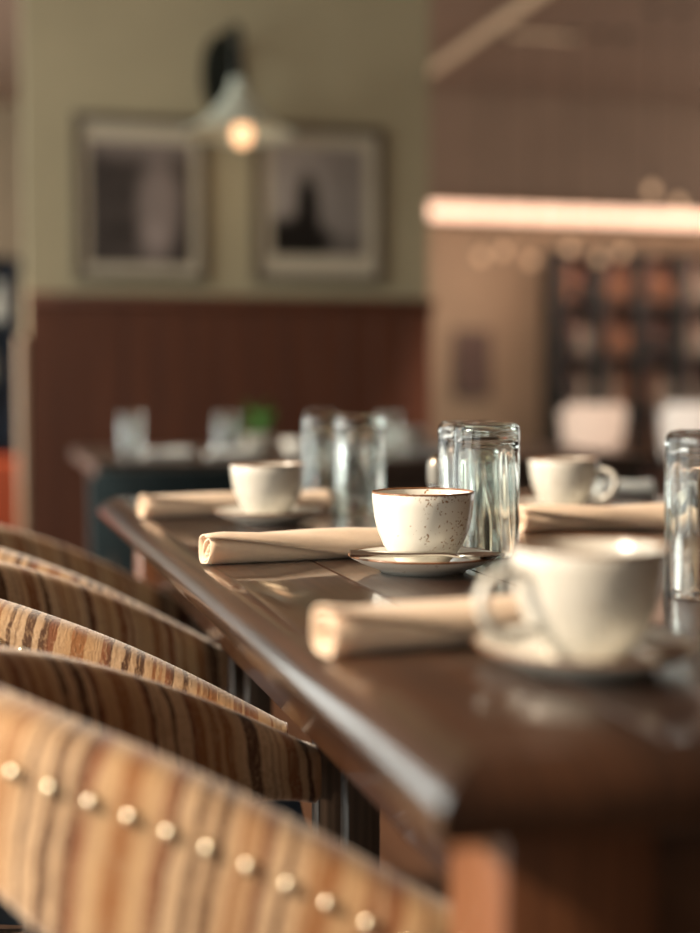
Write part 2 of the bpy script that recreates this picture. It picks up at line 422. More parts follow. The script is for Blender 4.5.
for a in ((AX0, AX0 + 0.022, AY0 + 0.05, AY1 - 0.05), (AX1 - 0.022, AX1, AY0 + 0.05, AY1 - 0.05), (AX0 + 0.05, AX1 - 0.05, AY0, AY0 + 0.022), (AX0 + 0.05, AX1 - 0.05, AY1 - 0.022, AY1)):
    obj('apron', box_me(*a, 0.625, 0.712, 0.002), 'table_wood', table)
LS = 0.085
for lx, ly in ((TX0 + 0.052, TY0 + 0.050), (TX1 - 0.052 - LS, TY0 + 0.050), (TX0 + 0.052, TY1 - 0.050 - LS), (TX1 - 0.052 - LS, TY1 - 0.050 - LS)):
    obj('leg', box_me(lx, lx + LS, ly, ly + LS, 0, 0.712, 0.004), 'leg_wood', table)

for o in kids(table): o.matrix_parent_inverse = Matrix.Translation((-0.185, -2.30, 0))

# ------------------------------------------------------------------ striped armchairs
B_W = 0.204                   # half width of the curved back band, middle line
def band_pt(q, A, p):         # q in -1..1, plan curve of the band's middle line (front = +X)
    s = abs(q)
    return Vector((-A * (1 - s ** p), B_W * q, 0))
def LEAN(x): return 0.04 + 0.14 * min(1, x / 0.3) ** 2
def band_sec(x):              # x = distance behind the arm tips
    ztop = 0.610 + 0.172 * math.tanh(x / 0.26 * 0.85)
    u = min(1, x / 0.23); h = 0.047 + 0.102 * (0.5 * u + 0.5 * u * u * (3 - 2 * u)) - 0.6 * max(0, x - 0.21)
    th = 0.046 + 0.026 * min(1, x / 0.3)
    return ztop, h, th
def arm_chair(label, loc, rz, group, A, p):
    t = thing('armchair', label, 'chair', loc, rz, group)
    n = 72; qs = [math.copysign(abs(v) ** 0.9, v) for v in [-1 + 2 * i / n for i in range(n + 1)]]
    pts = [band_pt(q, A, p) for q in qs]
    acc = [0.0]
    for a, b_ in zip(pts, pts[1:]): acc.append(acc[-1] + (b_ - a).length)
    verts, faces, uvs = [], [], []; K = 26; nails = []
    frames = []
    for i, q in enumerate(qs):
        pp = pts[i]; tg = (pts[min(i + 1, n)] - pts[max(i - 1, 0)]).normalized()
        out = Vector((tg.y, -tg.x, 0)) * 1.0
        if out.dot(pp - Vector((0.2, 0, 0))) < 0: out = -out
        frames.append((pp, tg, out))
    rows = []
    ext = [(0, -0.006, 0.80)] + [(i, 0, 1.0) for i in range(n + 1)] + [(n, 0.006, 0.80)]
    for (i, off, sc) in ext:
        pp, tg, out = frames[i]; ztop, h, th = band_sec(-pp.x)
        rows.append(len(verts)); pv = 0
        for k in range(K):
            a = 2 * PI * k / K
            e = 0.42
            cx = math.copysign(abs(math.cos(a)) ** e, math.cos(a)) * th / 2 * sc
            cz = math.copysign(abs(math.sin(a)) ** e, math.sin(a)) * h / 2 * (sc if sc == 1 else 0.9)
            lean = LEAN(-pp.x) * cz
            if cz > 0: cz += 0.006 * (1 - (cx / (th / 2)) ** 2)
            v = pp + out * (cx + lean) + tg * off
            verts.append((v.x, v.y, ztop - 0.006 - h / 2 + cz))
            uvs.append((acc[i] + off, cz + (cx if cz > 0 else 0) * 0.6))
    for r0, r1 in zip(rows, rows[1:]):
        for k in range(K): k2 = (k + 1) % K; faces.append((r0 + k, r0 + k2, r1 + k2, r1 + k))
    faces.append(tuple(rows[0] + k for k in range(K))[::-1]); faces.append(tuple(rows[-1] + k for k in range(K)))
    bm = bmesh.new(); me0 = mesh_from(verts, faces, uvs=uvs); bm.from_mesh(me0)
    me = bm_mesh(bm, 'band', angle=50)
    band = obj('back_band', me, 'striped_chenille', t)
    # nailheads
    nm = ARM.get('nail')
    if nm is None:
        nm = ARM['nail'] = lathe_me([(0.0052, 0), (0.0050, 0.0012), (0.0036, 0.0030), (0.0016, 0.0039), (0, 0.0041)], 14)
    tot = acc[-1]; step = 0.0235; s = 0.02; i = 0
    while s < tot - 0.015:
        while acc[i + 1] < s: i += 1
        f = (s - acc[i]) / (acc[i + 1] - acc[i]); q = qs[i] + (qs[i + 1] - qs[i]) * f
        pp, tg, out = frames[i]; pp = band_pt(q, A, p)
        ztop, h, th = band_sec(-pp.x); dz = 0.018 + 0.06 * h
        cz = h / 2 - dz
        v = pp + out * (th / 2 - 0.0006 + LEAN(-pp.x) * cz)
        o = obj('nailhead', nm, 'nail_metal', t); o.location = (v.x, v.y, ztop - 0.006 - dz)
        o.rotation_euler = out.to_track_quat('Z', 'Y').to_euler(); s += step
    # seat, rails, legs
    sv = []
    bm = bmesh.new()
    for q in [-1 + 2 * i / 24 for i in range(25)]:
        pp = band_pt(q, A, p) * 0.96; sv.append((pp.x + 0.02, pp.y))
    sv += [(0.05, B_W * 0.93), (0.06, 0), (0.05, -B_W * 0.93)]
    bot = [bm.verts.new((x, y, 0.41)) for x, y in sv]; top = [bm.verts.new((x, y, 0.475)) for x, y in sv]
    bm.faces.new(bot); bm.faces.new(top)
    for i in range(len(sv)):
        j = (i + 1) % len(sv); bm.faces.new((bot[i], bot[j], top[j], top[i]))
    bmesh.ops.bevel(bm, geom=[e for e in bm.edges if abs(e.verts[0].co.z - e.verts[1].co.z) < 1e-5], offset=0.016, segments=3, affect='EDGES')
    obj('seat', bm_mesh(bm, angle=40), 'dark_leather', t)
    lw = 0.030
    for sy in (-1, 1):
        y0 = sy * 0.197
        obj('leg', box_me(0.034, 0.034 + lw, y0 - lw / 2, y0 + lw / 2, 0, 0.608, 0.002), 'chair_leg_wood', t)
        x0, yb = -A * 0.75, sy * B_W * 0.25 ** (1 / p)
        obj('leg', box_me(x0 - lw / 2, x0 + lw / 2, yb - lw / 2, yb + lw / 2, 0, 0.68, 0.002), 'chair_leg_wood', t)
        obj('side_rail', tube_me([(-A * 0.75, sy * B_W * 0.25 ** (1 / p), 0.395), (0.04, sy * 0.19, 0.395)], 0.014, 8), 'chair_leg_wood', t)
    obj('front_rail', box_me(0.038, 0.058, -0.19, 0.19, 0.37, 0.408, 0.002), 'chair_leg_wood', t)
    return t
ARM = {}
CH = 'striped armchairs along the left side of the table'
arm_chair('striped armchair closest to the camera, gold nailheads along its near arm', (0.273, 1.0, 0), math.radians(-1), CH, 0.31, 2.0)
arm_chair('striped armchair in the middle of the left side, arm crest in sun', (0.275, 1.487, 0), math.radians(-1), CH, 0.40, 3.2)
arm_chair('striped armchair farthest along the left side of the plank table', (0.275, 1.948, 0), math.radians(-1), CH, 0.40, 3.2)

# ------------------------------------------------------------------ crockery
CUP_PROFILE = [(0.0, 0.003), (0.020, 0.003), (0.0215, 0.0), (0.0245, 0.0), (0.0255, 0.003), (0.0305, 0.008), (0.0378, 0.0175), (0.0434, 0.030), (0.0466, 0.042), (0.0482, 0.054), (0.0488, 0.0632), (0.0478, 0.0644), (0.0464, 0.0632), (0.0452, 0.050), (0.0425, 0.034), (0.036, 0.019), (0.026, 0.010), (0.012, 0.007), (0.0, 0.0068)]
CUP_PROFILE = [(r, z * 1.08) for r, z in CUP_PROFILE]
cup_me = lathe_me(CUP_PROFILE, 64); cup_rim = tube_me([(0.0478 * math.cos(2 * PI * i / 48), 0.0478 * math.sin(2 * PI * i / 48), 0.0691) for i in range(48)], 0.00125, 8, closed=True)
handle_me = tube_me(cat_rom([(0.0455, 0, 0.053), (0.060, 0, 0.0565), (0.0745, 0, 0.050), (0.0785, 0, 0.037), (0.071, 0, 0.024), (0.057, 0, 0.0165), (0.041, 0, 0.021)], 6), 0.0036, 10, 1.35)
SAUCER_PROFILE = [(0, 0.0035), (0.034, 0.0035), (0.036, 0.0), (0.040, 0.0), (0.043, 0.003), (0.058, 0.008), (0.0695, 0.0142), (0.0712, 0.0158), (0.0695, 0.0168), (0.057, 0.0115), (0.042, 0.0075), (0.030, 0.0068), (0, 0.0066)]
saucer_me = lathe_me(SAUCER_PROFILE, 64); saucer_rim = tube_me([(0.0704 * math.cos(2 * PI * i / 56), 0.0704 * math.sin(2 * PI * i / 56), 0.0162) for i in range(56)], 0.0011, 8, closed=True)
cup_plain = cup_me.copy()
def cup(x, y, rz, label, me, mat, z=TZ + 0.0068):
    t = thing('coffee_cup', label, 'cup', (x, y, z), rz, 'stoneware cups on the plank table')
    obj('body', me, mat, t); obj('rim', cup_rim, 'brown_rim_glaze', t); obj('handle', handle_me, 'plain_glaze', t)
    return t
def saucer(x, y, label):
    t = thing('saucer', label, 'saucer', (x, y, TZ), 0, 'stoneware saucers on the plank table')
    obj('dish', saucer_me, 'saucer_glaze', t); obj('rim', saucer_rim, 'brown_rim_glaze', t)
    return t
CF, CM, CB, CR = (0.365, 0.800), (0.407, 1.268), (0.362, 1.790), (0.792, 1.822)
saucer(*CF, 'pale saucer under the blurred cup nearest the camera'); saucer(*CM, 'pale brown-rimmed saucer in focus under the speckled cup')
saucer(*CB, 'pale saucer under the far left cup'); saucer(*CR, 'pale saucer under the cup across the table')
cup(*CF, math.radians(192), 'plain grey-cream cup nearest the camera with its handle to the left', cup_plain, 'plain_glaze')
cup(*CM, math.radians(62), 'sharply focused cream cup with brown speckles in the middle of the table', cup_me, 'speckled_glaze')
cup(*CB, math.radians(75), 'small looking pale cup far left, in front of two tumblers', cup_plain, 'plain_glaze')
cup(*CR, math.radians(-48), 'pale cup across the table behind the right hand napkin roll', cup_plain, 'plain_glaze')

def spoon(x, y, z, rz, label, tilt=0.0):
    """bowl at the origin end, handle along +X"""
    t = thing('teaspoon', label, 'spoon', (x, y, z), rz, 'teaspoons on the saucers')
    hp = cat_rom([(0.018, 0, 0.0042), (0.035, 0, 0.0068), (0.075, 0, 0.0075), (0.120, 0, 0.0095)], 6)
    rr = [0.0022 + 0.0022 * max(0, (i / (len(hp) - 1)) - 0.35) for i in range(len(hp))]
    bm_h = tube_me([tuple(p) for p in hp], rr, 10, 1.9); obj('handle', bm_h, 'steel', t)
    V, Fc = [], []; nr, ns = 7, 24
    for lay, dz in ((0, 0.0), (1, 0.0011)):
        for i in range(nr + 1):
            r = i / nr
            for k in range(ns):
                a = 2 * PI * k / ns
                V.append((r * math.cos(a) * 0.022, r * math.sin(a) * 0.0145 * (1 - 0.12 * math.cos(a)), 0.0052 * r ** 2 + dz))
    off = (nr + 1) * ns
    for lay in (0, 1):
        for i in range(nr):
            for k in range(ns):
                k2 = (k + 1) % ns; f = (lay * off + i * ns + k, lay * off + i * ns + k2, lay * off + (i + 1) * ns + k2, lay * off + (i + 1) * ns + k)
                Fc.append(f if lay else f[::-1])
    for k in range(ns):
        k2 = (k + 1) % ns; Fc.append((nr * ns + k, nr * ns + k2, off + nr * ns + k2, off + nr * ns + k))
    obj('bowl', mesh_from(V, Fc), 'steel', t)
    t.rotation_euler = (0, tilt, rz)
    return t
spoon(0.446, 1.218, TZ + 0.0152, math.radians(168), 'steel teaspoon resting on the saucer in front of the speckled cup', 0.02)
spoon(0.390, 0.742, TZ + 0.0155, math.radians(14), 'shiny steel teaspoon on the saucer of the nearest cup', 0.0)

# ------------------------------------------------------------------ napkin rolls
def napkin(x, y, rz, length, r, label, mat='tan_napkin', turns=2.6, seed=1, taper=0.0):
    rnd = random.Random(seed)
    nS, nT = 36, 84; V, Fc = [], []; ph = [rnd.uniform(0, 6.28) for _ in range(6)]
    for i in range(nS + 1):
        s = i / nS
        for k in range(nT + 1):
            tt = k / nT; ang = turns * 2 * PI * tt - 1.55 + 2.3 * s * tt
            rr = 0.004 + (r - 0.006) * tt ** 0.8 + 0.002 * max(0.0, (tt - 0.93) / 0.07) ** 0.5
            rr *= 1 + taper * s
            rr *= 1 + 0.035 * math.sin(2 * ang + ph[0] + 3 * s) * tt + 0.02 * math.sin(3 * ang + ph[1] + 7 * s)
            end = max(0, 1 - s * 14) + max(0, 1 - (1 - s) * 14)
            rr *= 1 + 0.11 * end * math.sin(ang * 1.7 + ph[2]) + 0.07 * end * math.sin(ang * 4 + ph[4])
            yy = rr * math.cos(ang) * 1.06; zz = rr * math.sin(ang) * 0.94
            V.append((s * length + 0.004 * math.sin(ang + ph[3]) * (1 - tt) * (1 if s < 0.5 else -1) - (0.012 * (1 - tt) * (1 if s > 0.5 else -1)) * end * 0.6, yy, zz))
    zmin = sorted(v[2] for v in V)[int(len(V) * 0.05)]
    V = [(a, b_, max(c - zmin, 0.0) * (1 - 0.04 * math.sin(9 * a / length + 4 * b_ / r + ph[5])) + 0.0009) for a, b_, c in V]
    for i in range(nS):
        for k in range(nT):
            a = i * (nT + 1) + k; Fc.append((a, a + 1, a + nT + 2, a + nT + 1))
    me = mesh_from(V, Fc)
    o = obj('napkin_roll', me, mat); o.location = (x, y, TZ); o.rotation_euler = (0, 0, rz)
    md = o.modifiers.new('thickness', 'SOLIDIFY'); md.thickness = 0.0016; md.offset = 0
    return tag(o, label, 'napkin', 'rolled cloth napkins')
napkin(0.212, 0.880, math.radians(8), 0.235, 0.0205, 'blurred tan napkin roll nearest the camera', seed=3)
napkin(0.212, 1.374, math.radians(7), 0.245, 0.0198, 'tan napkin roll in focus beside the speckled cup', seed=5)
napkin(0.208, 1.905, math.radians(7), 0.275, 0.0200, 'tan napkin roll at the far left behind the small pale cup', seed=8)
napkin(0.632, 1.590, math.radians(-3), 0.245, 0.0205, 'tan napkin roll across the table between two tumblers', seed=11)
napkin(0.975, 2.115, math.radians(-6), 0.10, 0.016, 'pale blue-white napkin bundle at the far right end of the table', 'pale_napkin', seed=14)

# ------------------------------------------------------------------ tumblers (upside down) and shaker
TUM = [(0.0, 0.1395), (0.024, 0.1395), (0.030, 0.1385), (0.0338, 0.1350), (0.0348, 0.1290), (0.0347, 0.10), (0.0346, 0.070), (0.0346, 0.035), (0.0345, 0.004), (0.0342, 0.0006), (0.0332, 0.0), (0.0322, 0.0008), (0.0318, 0.005), (0.0314, 0.035), (0.0312, 0.070), (0.0308, 0.095), (0.0300, 0.112), (0.027, 0.119), (0.019, 0.1225), (0.010, 0.1205), (0.0, 0.1190)]
def flute(ring, a, z):           # hand-blown: the inside wall ripples in shallow vertical panels
    if 0.003 < z < 0.115 and ring > 8: return 0.0009 * math.sin(9 * a + 14 * z) + 0.0005 * math.sin(5 * a - 30 * z)
    if 0.01 < z < 0.134: return 0.00022 * math.sin(7 * a + 20 * z)
    return 0.0
tum_me = lathe_me(TUM, 96, flute=flute)
def tumbler(x, y, label, rz=0.0, z=TZ, group='upturned glass tumblers'):
    o = obj('glass_tumbler', tum_me, 'tumbler_glass'); o.location = (x, y, z); o.rotation_euler = (0, 0, rz)
    if group != 'upturned glass tumblers': o.scale = (0.9, 0.9, 0.82)
    return tag(o, label, 'glass', group)
tumbler(0.588, 1.055, 'upturned green-tinged tumbler at the right edge, nearest of the glasses', 0.3)
tumbler(0.511, 1.376, 'upturned tumbler in focus right behind the speckled cup', 1.2)
tumbler(0.520, 1.452, 'upturned tumbler half hidden behind the glass by the speckled cup', 2.2)
tumbler(0.514, 1.892, 'blurred upturned tumbler at the far end, right one of a pair', 3.1)
tumbler(0.490, 1.992, 'blurred upturned tumbler at the far end, left one of a pair', 4.0)
t = thing('pepper_shaker', 'small glass shaker with a steel cap beside the middle tumblers', 'shaker', (0.516, 1.545, TZ))
obj('jar', lathe_me([(0, 0.002), (0.014, 0.002), (0.0165, 0), (0.019, 0.002), (0.020, 0.010), (0.018, 0.030), (0.0145, 0.058), (0.0135, 0.066), (0.0125, 0.066), (0.0135, 0.055), (0.0165, 0.030), (0.018, 0.010), (0, 0.006)], 32), 'tumbler_glass', t)
obj('pepper', lathe_me([(0, 0.0065), (0.0165, 0.0105), (0.0158, 0.026), (0.0145, 0.036), (0, 0.037)], 24), 'soil', t)  # dark pepper filling the jar
cap = obj('cap', lathe_me([(0.0140, 0.064), (0.0155, 0.065), (0.0155, 0.082), (0.0145, 0.090), (0.0105, 0.097), (0.005, 0.100), (0, 0.1005)], 32), 'dark_steel', t)

# ------------------------------------------------------------------ framed photographs
def picture(x0, x1, z0, z1, mat_w, label, pm):
    t = thing('framed_photograph', label, 'picture', ((x0 + x1) / 2, WY, z0), 0, 'framed photographs on the partition')
    w_, h_ = x1 - x0, z1 - z0; fw, fd = 0.030, 0.028
    for a in ((-w_ / 2, w_ / 2, 0, fw), (-w_ / 2, w_ / 2, h_ - fw, h_)):
        obj('frame_rail', box_me(a[0], a[1], -fd, 0, a[2], a[3], 0.004), 'dark_frame', t)
    for a in ((-w_ / 2, -w_ / 2 + fw), (w_ / 2 - fw, w_ / 2)):
        obj('frame_stile', box_me(a[0], a[1], -fd - 0.0005, 0, fw - 0.004, h_ - fw + 0.004, 0.004), 'dark_frame', t)
    obj('mat_board', box_me(-w_ / 2 + fw - 0.002, w_ / 2 - fw + 0.002, -0.014, -0.004, fw - 0.002, h_ - fw + 0.002), 'cream_mat', t)
    mw, mt, mb = mat_w
    obj('print', box_me(-w_ / 2 + mw, w_ / 2 - mw, -0.0165, -0.013, mb, h_ - mt), pm, t)
picture(0.335, 0.822, 1.318, 1.922, (0.060, 0.098, 0.066), 'left framed dark brown photograph with a pale figure', 'crowd_print')
picture(0.992, 1.502, 1.326, 1.917, (0.076, 0.082, 0.104), 'right framed pale photograph with a dark standing figure', 'figure_print')

# ------------------------------------------------------------------ wall lamp
t = thing('wall_lamp', 'gooseneck wall lamp with a pale enamel cone shade between the pictures', 'lamp', (0.878, WY, 2.09))
def bracket():
    bm = bmesh.new(); prof = [(0, 0.15), (0.036, 0.11), (0.052, 0.06), (0.055, -0.02), (0.050, -0.09), (0.034, -0.13), (0, -0.145)]
    ring = prof + [(-x, z) for x, z in prof[-2:0:-1]]
    f = [bm.verts.new((x, -0.03, z)) for x, z in ring]; b_ = [bm.verts.new((x, 0, z)) for x, z in ring]
    bm.faces.new(f); bm.faces.new(b_)
    for i in range(len(ring)): j = (i + 1) % len(ring); bm.faces.new((f[i], f[j], b_[j], b_[i]))
    for v in bm.verts: v.co.x *= 1.3
    bmesh.ops.bevel(bm, geom=list(bm.edges), offset=0.004, segments=2, affect='EDGES')
    return bm_mesh(bm, angle=35)
SX, SY = 0.0, -0.36
obj('backplate', bracket(), 'lamp_black', t)
obj('arm', tube_me(cat_rom([(0, -0.02, 0.0), (0, -0.10, 0.075), (0, -0.22, 0.105), (SX * 0.7, -0.35, 0.08), (SX, SY, 0.0), (SX, SY, -0.10)], 8), 0.014, 12), 'lamp_black', t)
obj('socket', lathe_me([(0, 0.0), (0.024, 0.0), (0.030, -0.02), (0.032, -0.06), (0, -0.06)], 24), 'lamp_enamel', t).location = (SX, SY, -0.095)
sh = obj('shade', lathe_me([(0.030, 0.0), (0.044, -0.022), (0.085, -0.075), (0.125, -0.112), (0.160, -0.130), (0.1605, -0.134), (0.158, -0.134), (0.122, -0.116), (0.082, -0.080), (0.040, -0.026), (0.026, -0.004)], 48), 'lamp_enamel', t)
sh.location = (SX, SY, -0.14); sh.scale = (1.22, 1.22, 1.08)
bu = obj('bulb', lathe_me([(0, -0.055), (0.018, -0.05), (0.031, -0.032), (0.034, -0.012), (0.028, 0.010), (0.015, 0.03), (0.013, 0.045), (0, 0.045)], 24), 'bulb_glow', t)
bu.location = (SX + 0.015, SY, -0.268)
light('wall_lamp_glow', 'POINT', (0.878 + SX, WY + SY, 2.09 - 0.40), 0.22, (1.0, 0.66, 0.36), shadow_soft_size=0.04)

# ------------------------------------------------------------------ far table with its settings
FX0, FX1, FY0, FY1 = 0.265, 1.75, 3.38, 4.31
ft = thing('dining_table', 'dark table in the background below the framed photographs', 'table', (0, 0, 0))
nf = 6; fpw = (FY1 - FY0) / nf
for i in range(nf): obj('plank', box_me(FX0, FX1, FY0 + i * fpw + 0.0004, FY0 + (i + 1) * fpw - 0.0004, 0.715, TZ, 0.003, 1), 'far_table_top', ft)
for a in ((FX0 + 0.06, FX1 - 0.06, FY0 + 0.06, FY0 + 0.082), (FX0 + 0.06, FX1 - 0.06, FY1 - 0.082, FY1 - 0.06)): obj('apron', box_me(*a, 0.63, 0.715), 'far_table_top', ft)
for lx in (FX0 + 0.05, FX1 - 0.12):
    for ly in (FY0 + 0.05, FY1 - 0.12): obj('leg', box_me(lx, lx + 0.07, ly, ly + 0.07, 0, 0.715, 0.003), 'far_table_top', ft)
g2 = 'upturned tumblers on the background table'
tumbler(0.385, 3.72, 'upturned tumbler at the left end of the background table', 0.4, group=g2)
tumbler(0.628, 3.66, 'upturned tumbler beside the potted plant on the background table', 1.4, group=g2)
tumbler(1.045, 3.56, 'upturned tumbler on the background table, right of the potted plant', 2.0, group=g2)
tumbler(0.885, 3.66, 'upturned tumbler on the background table beside the white bowl', 2.6, group=g2)
def far_roll(x, y, rz, label):
    o = napkin(x, y, rz, 0.13, 0.013, label, 'pale_napkin', 2.2, int(x * 100)); o['group'] = 'napkins on the background table'
far_roll(0.40, 3.60, 0.05, 'pale napkin roll at the left end of the background table')
far_roll(0.56, 3.56, 0.08, 'pale napkin roll in the middle of the background table')
far_roll(1.12, 3.60, -0.05, 'pale napkin roll at the right of the background table')
# plant
t = thing('potted_plant', 'small green plant in a pale pot on the background table', 'plant', (0.722, 3.70, TZ))
obj('pot', lathe_me([(0, 0), (0.026, 0), (0.034, 0.012), (0.038, 0.055), (0.036, 0.056), (0.033, 0.048), (0, 0.046)], 28), 'pot_glaze', t)
obj('soil', lathe_me([(0, 0.047), (0.033, 0.0485), (0.030, 0.050), (0, 0.0515)], 20), 'soil', t)
lf = mesh_from([(0, 0, 0), (0.012, 0.018, 0.004), (0, 0.020, 0.0), (-0.012, 0.018, 0.004), (0.010, 0.036, 0.004), (0, 0.038, 0), (-0.010, 0.036, 0.004), (0, 0.052, -0.004)],
               [(0, 1, 2), (0, 2, 3), (1, 4, 5, 2), (2, 5, 6, 3), (4, 7, 5), (5, 7, 6)])
rnd = random.Random(4)
for i in range(26):
    a = rnd.uniform(0, 6.28); z = rnd.uniform(0.055, 0.115); r = rnd.uniform(0.003, 0.016)
    o = obj('leaf', lf, 'leaf_green', t); o.location = (r * math.cos(a), r * math.sin(a), z); o.rotation_euler = (rnd.uniform(-0.2, 1.0), 0, a - PI / 2)
for i in range(5):
    a = i * 1.26; obj('stem', tube_me([(0.004 * math.cos(a), 0.004 * math.sin(a), 0.048), (0.012 * math.cos(a), 0.012 * math.sin(a), 0.118)], 0.0014, 6), 'leaf_green', t)
# bowl and cups on the far table
t = thing('bowl', 'small white bowl shining on the background table', 'bowl', (0.815, 3.64, TZ))
obj('body', lathe_me([(0, 0.002), (0.018, 0), (0.022, 0.003), (0.036, 0.018), (0.043, 0.040), (0.041, 0.041), (0.034, 0.020), (0.018, 0.007), (0, 0.006)], 36), 'white_leather', t)
obj('foot', lathe_me([(0.0165, 0.0), (0.0215, 0.0), (0.0225, 0.004), (0.0165, 0.004)], 28), 'white_leather', t)
tc_ = cup(1.16, 3.76, 0.6, 'pale cup on the background table at right', cup_plain, 'plain_glaze', TZ); tc_['group'] = 'cups on the background table'

# ------------------------------------------------------------------ chairs in the background
def back_chair(label, loc, rz, mat, bw, z0, z1, group=None, taper=0.85, leg='chair_leg_wood'):
    """upholstered side chair facing +Y, its backrest nearest the camera"""
    t = thing('dining_chair', label, 'chair', loc, rz, group)
    bm = bmesh.new(); nx, nz = 12, 8
    def P(i, k, back):
        u = -1 + 2 * i / nx; v = k / nz; wv_ = bw / 2 * (taper + (1 - taper) * v)
        return (u * wv_, 0.03 * u * u + (0.0 if back else 0.035) - 0.02 * (v - 0.5), z0 + (z1 - z0) * v)
    G = [[[bm.verts.new(P(i, k, b_)) for k in range(nz + 1)] for i in range(nx + 1)] for b_ in (1, 0)]
    for b_ in (0, 1):
        for i in range(nx):
            for k in range(nz): bm.faces.new((G[b_][i][k], G[b_][i + 1][k], G[b_][i + 1][k + 1], G[b_][i][k + 1]))
    for i in range(nx):
        for k in (0, nz): bm.faces.new((G[0][i][k], G[0][i + 1][k], G[1][i + 1][k], G[1][i][k]))
    for k in range(nz):
        for i in (0, nx): bm.faces.new((G[0][i][k], G[0][i][k + 1], G[1][i][k + 1], G[1][i][k]))
    cor = [e for e in bm.edges if all(abs(abs(v.co.x) - max(abs(w_.co.x) for w_ in bm.verts if abs(w_.co.z - v.co.z) < 1e-4)) < 1e-4 and (abs(v.co.z - z0) < 1e-4 or abs(v.co.z - z1) < 1e-4) for v in e.verts)]
    bmesh.ops.bevel(bm, geom=cor, offset=min(0.05, bw * 0.16), segments=5, affect='EDGES')
    obj('backrest', bm_mesh(bm, angle=45), mat, t)
    obj('seat', box_me(-bw * 0.55, bw * 0.55, 0.04, 0.46, 0.40, 0.47, 0.02, 3), mat, t)
    for sx in (-1, 1):
        x = sx * bw * 0.44
        obj('leg', box_me(x - 0.016, x + 0.016, 0.03, 0.062, 0, 0.41, 0.003), leg, t)
        obj('leg', box_me(x - 0.016, x + 0.016, 0.41, 0.442, 0, 0.41, 0.003), leg, t)
        obj('back_post', box_me(x * 0.8 - 0.013, x * 0.8 + 0.013, 0.025, 0.05, 0.40, z0 + 0.06, 0.003), leg, t)
    return t
back_chair('dark teal chair with its back to the plank table', (0.45, 3.24, 0), 0.02, 'teal_leather', 0.42, 0.50, 0.738, taper=0.96)
g3 = 'pale chairs near the bar'
t = thing('added_chair_lamp', 'added unseen ceiling lamp that brightens the pale chairs', 'ceiling light', (2.25, 3.95, CEIL))  # unseen fixture added to go with the chair fill
obj('trim_ring', lathe_me([(0.05, -0.012), (0.07, -0.010), (0.075, 0.0), (0.05, 0.0)], 28), 'lamp_enamel', t)
obj('lens', lathe_me([(0, -0.006), (0.05, -0.006), (0.05, -0.001), (0, -0.001)], 24), 'bulb_glow', t)
sp = light('added_chair_spot', 'SPOT', (2.25, 3.95, CEIL - 0.03), 430, (1.0, 0.80, 0.68), spot_size=math.radians(50), spot_blend=0.6, shadow_soft_size=0.05)  # added spot that lifts the pale chair backs
sp.rotation_euler = (Vector((2.25, 3.95, CEIL)) - Vector((2.48, 5.0, 0.75))).to_track_quat('Z', 'Y').to_euler()
back_chair('pinkish cream chair with a rounded backrest near the bar', (2.336, 5.07, 0), math.radians(-12), 'cream_leather', 0.268, 0.655, 0.868, g3, 0.82)
back_chair('white chair with a rounded backrest behind the tumbler at the right', (2.635, 4.78, 0), math.radians(-12), 'white_leather', 0.30, 0.64, 0.872, g3, 0.82)

# ------------------------------------------------------------------ bar shelves and bottles
SXs = (4.18, 4.52, 4.85, 5.19, 5.53, 5.87); SY0, SY1 = 9.72, 9.92; ZS = (0.42, 0.80, 1.20, 1.60, 1.95)
t = thing('bar_shelf', 'tall black shelving filled with bottles at the back of the bar', 'shelf', (0, 0, 0))
for x in SXs: obj('upright', box_me(x - 0.05, x + 0.05, SY0, SY1, 0, 1.98, 0.003), 'shelf_wood', t)
for z in ZS:
    for a, b_ in zip(SXs, SXs[1:]): obj('shelf', box_me(a + 0.05, b_ - 0.05, SY0 + 0.005, SY1, z - 0.04, z, 0.002), 'shelf_wood', t)
for a, b_ in zip(SXs, SXs[1:]): obj('back_panel', box_me(a + 0.02, b_ - 0.02, SY1, SY1 + 0.02, 0.02, 1.96), 'rose_panel', t)
b1 = lathe_me([(0, 0), (0.036, 0), (0.038, 0.006), (0.038, 0.17), (0.030, 0.20), (0.014, 0.225), (0.013, 0.28), (0.015, 0.282), (0.015, 0.295), (0, 0.296)], 20)
b2 = lathe_me([(0, 0), (0.046, 0), (0.048, 0.006), (0.045, 0.13), (0.036, 0.16), (0.016, 0.18), (0.015, 0.225), (0.018, 0.226), (0.018, 0.25), (0, 0.251)], 20)
words = {'amber_bottle': 'amber', 'clear_bottle': 'pale', 'dark_bottle': 'dark'}
rowname = {0.42: 'lowest', 0.80: 'second', 1.20: 'third', 1.60: 'top'}
colname = ['first', 'second', 'third', 'fourth', 'fifth']; rnd = random.Random(2)
for z in ZS[:-1]:
    for ci, (a, b_) in enumerate(zip(SXs, SXs[1:])):
        for pos, f in (('left', 0.33), ('right', 0.67)):
            m = rnd.choice(['amber_bottle', 'clear_bottle', 'amber_bottle', 'dark_bottle'])
            bme = rnd.choice([b1, b2]); key = bme.name + m
            if key not in ARM: ARM[key] = bme.copy()
            o = obj('bottle', ARM[key], m); o.location = (a + (b_ - a) * f, 9.80, z)
            tag(o, f'{words[m]} bottle on the {rowname[z]} bar shelf, {pos} in the {colname[ci]} bay from the left', 'bottle', 'bottles on the bar shelves')
t = thing('framed_print', 'small dark picture hanging on the beige wall left of the bar shelves', 'picture', (3.62, 10.1, 0.86))
obj('frame', box_me(-0.15, 0.15, -0.03, 0, 0, 0.52, 0.004), 'dark_frame', t); obj('print', box_me(-0.13, 0.13, -0.034, -0.028, 0.02, 0.50), 'dark_print', t)
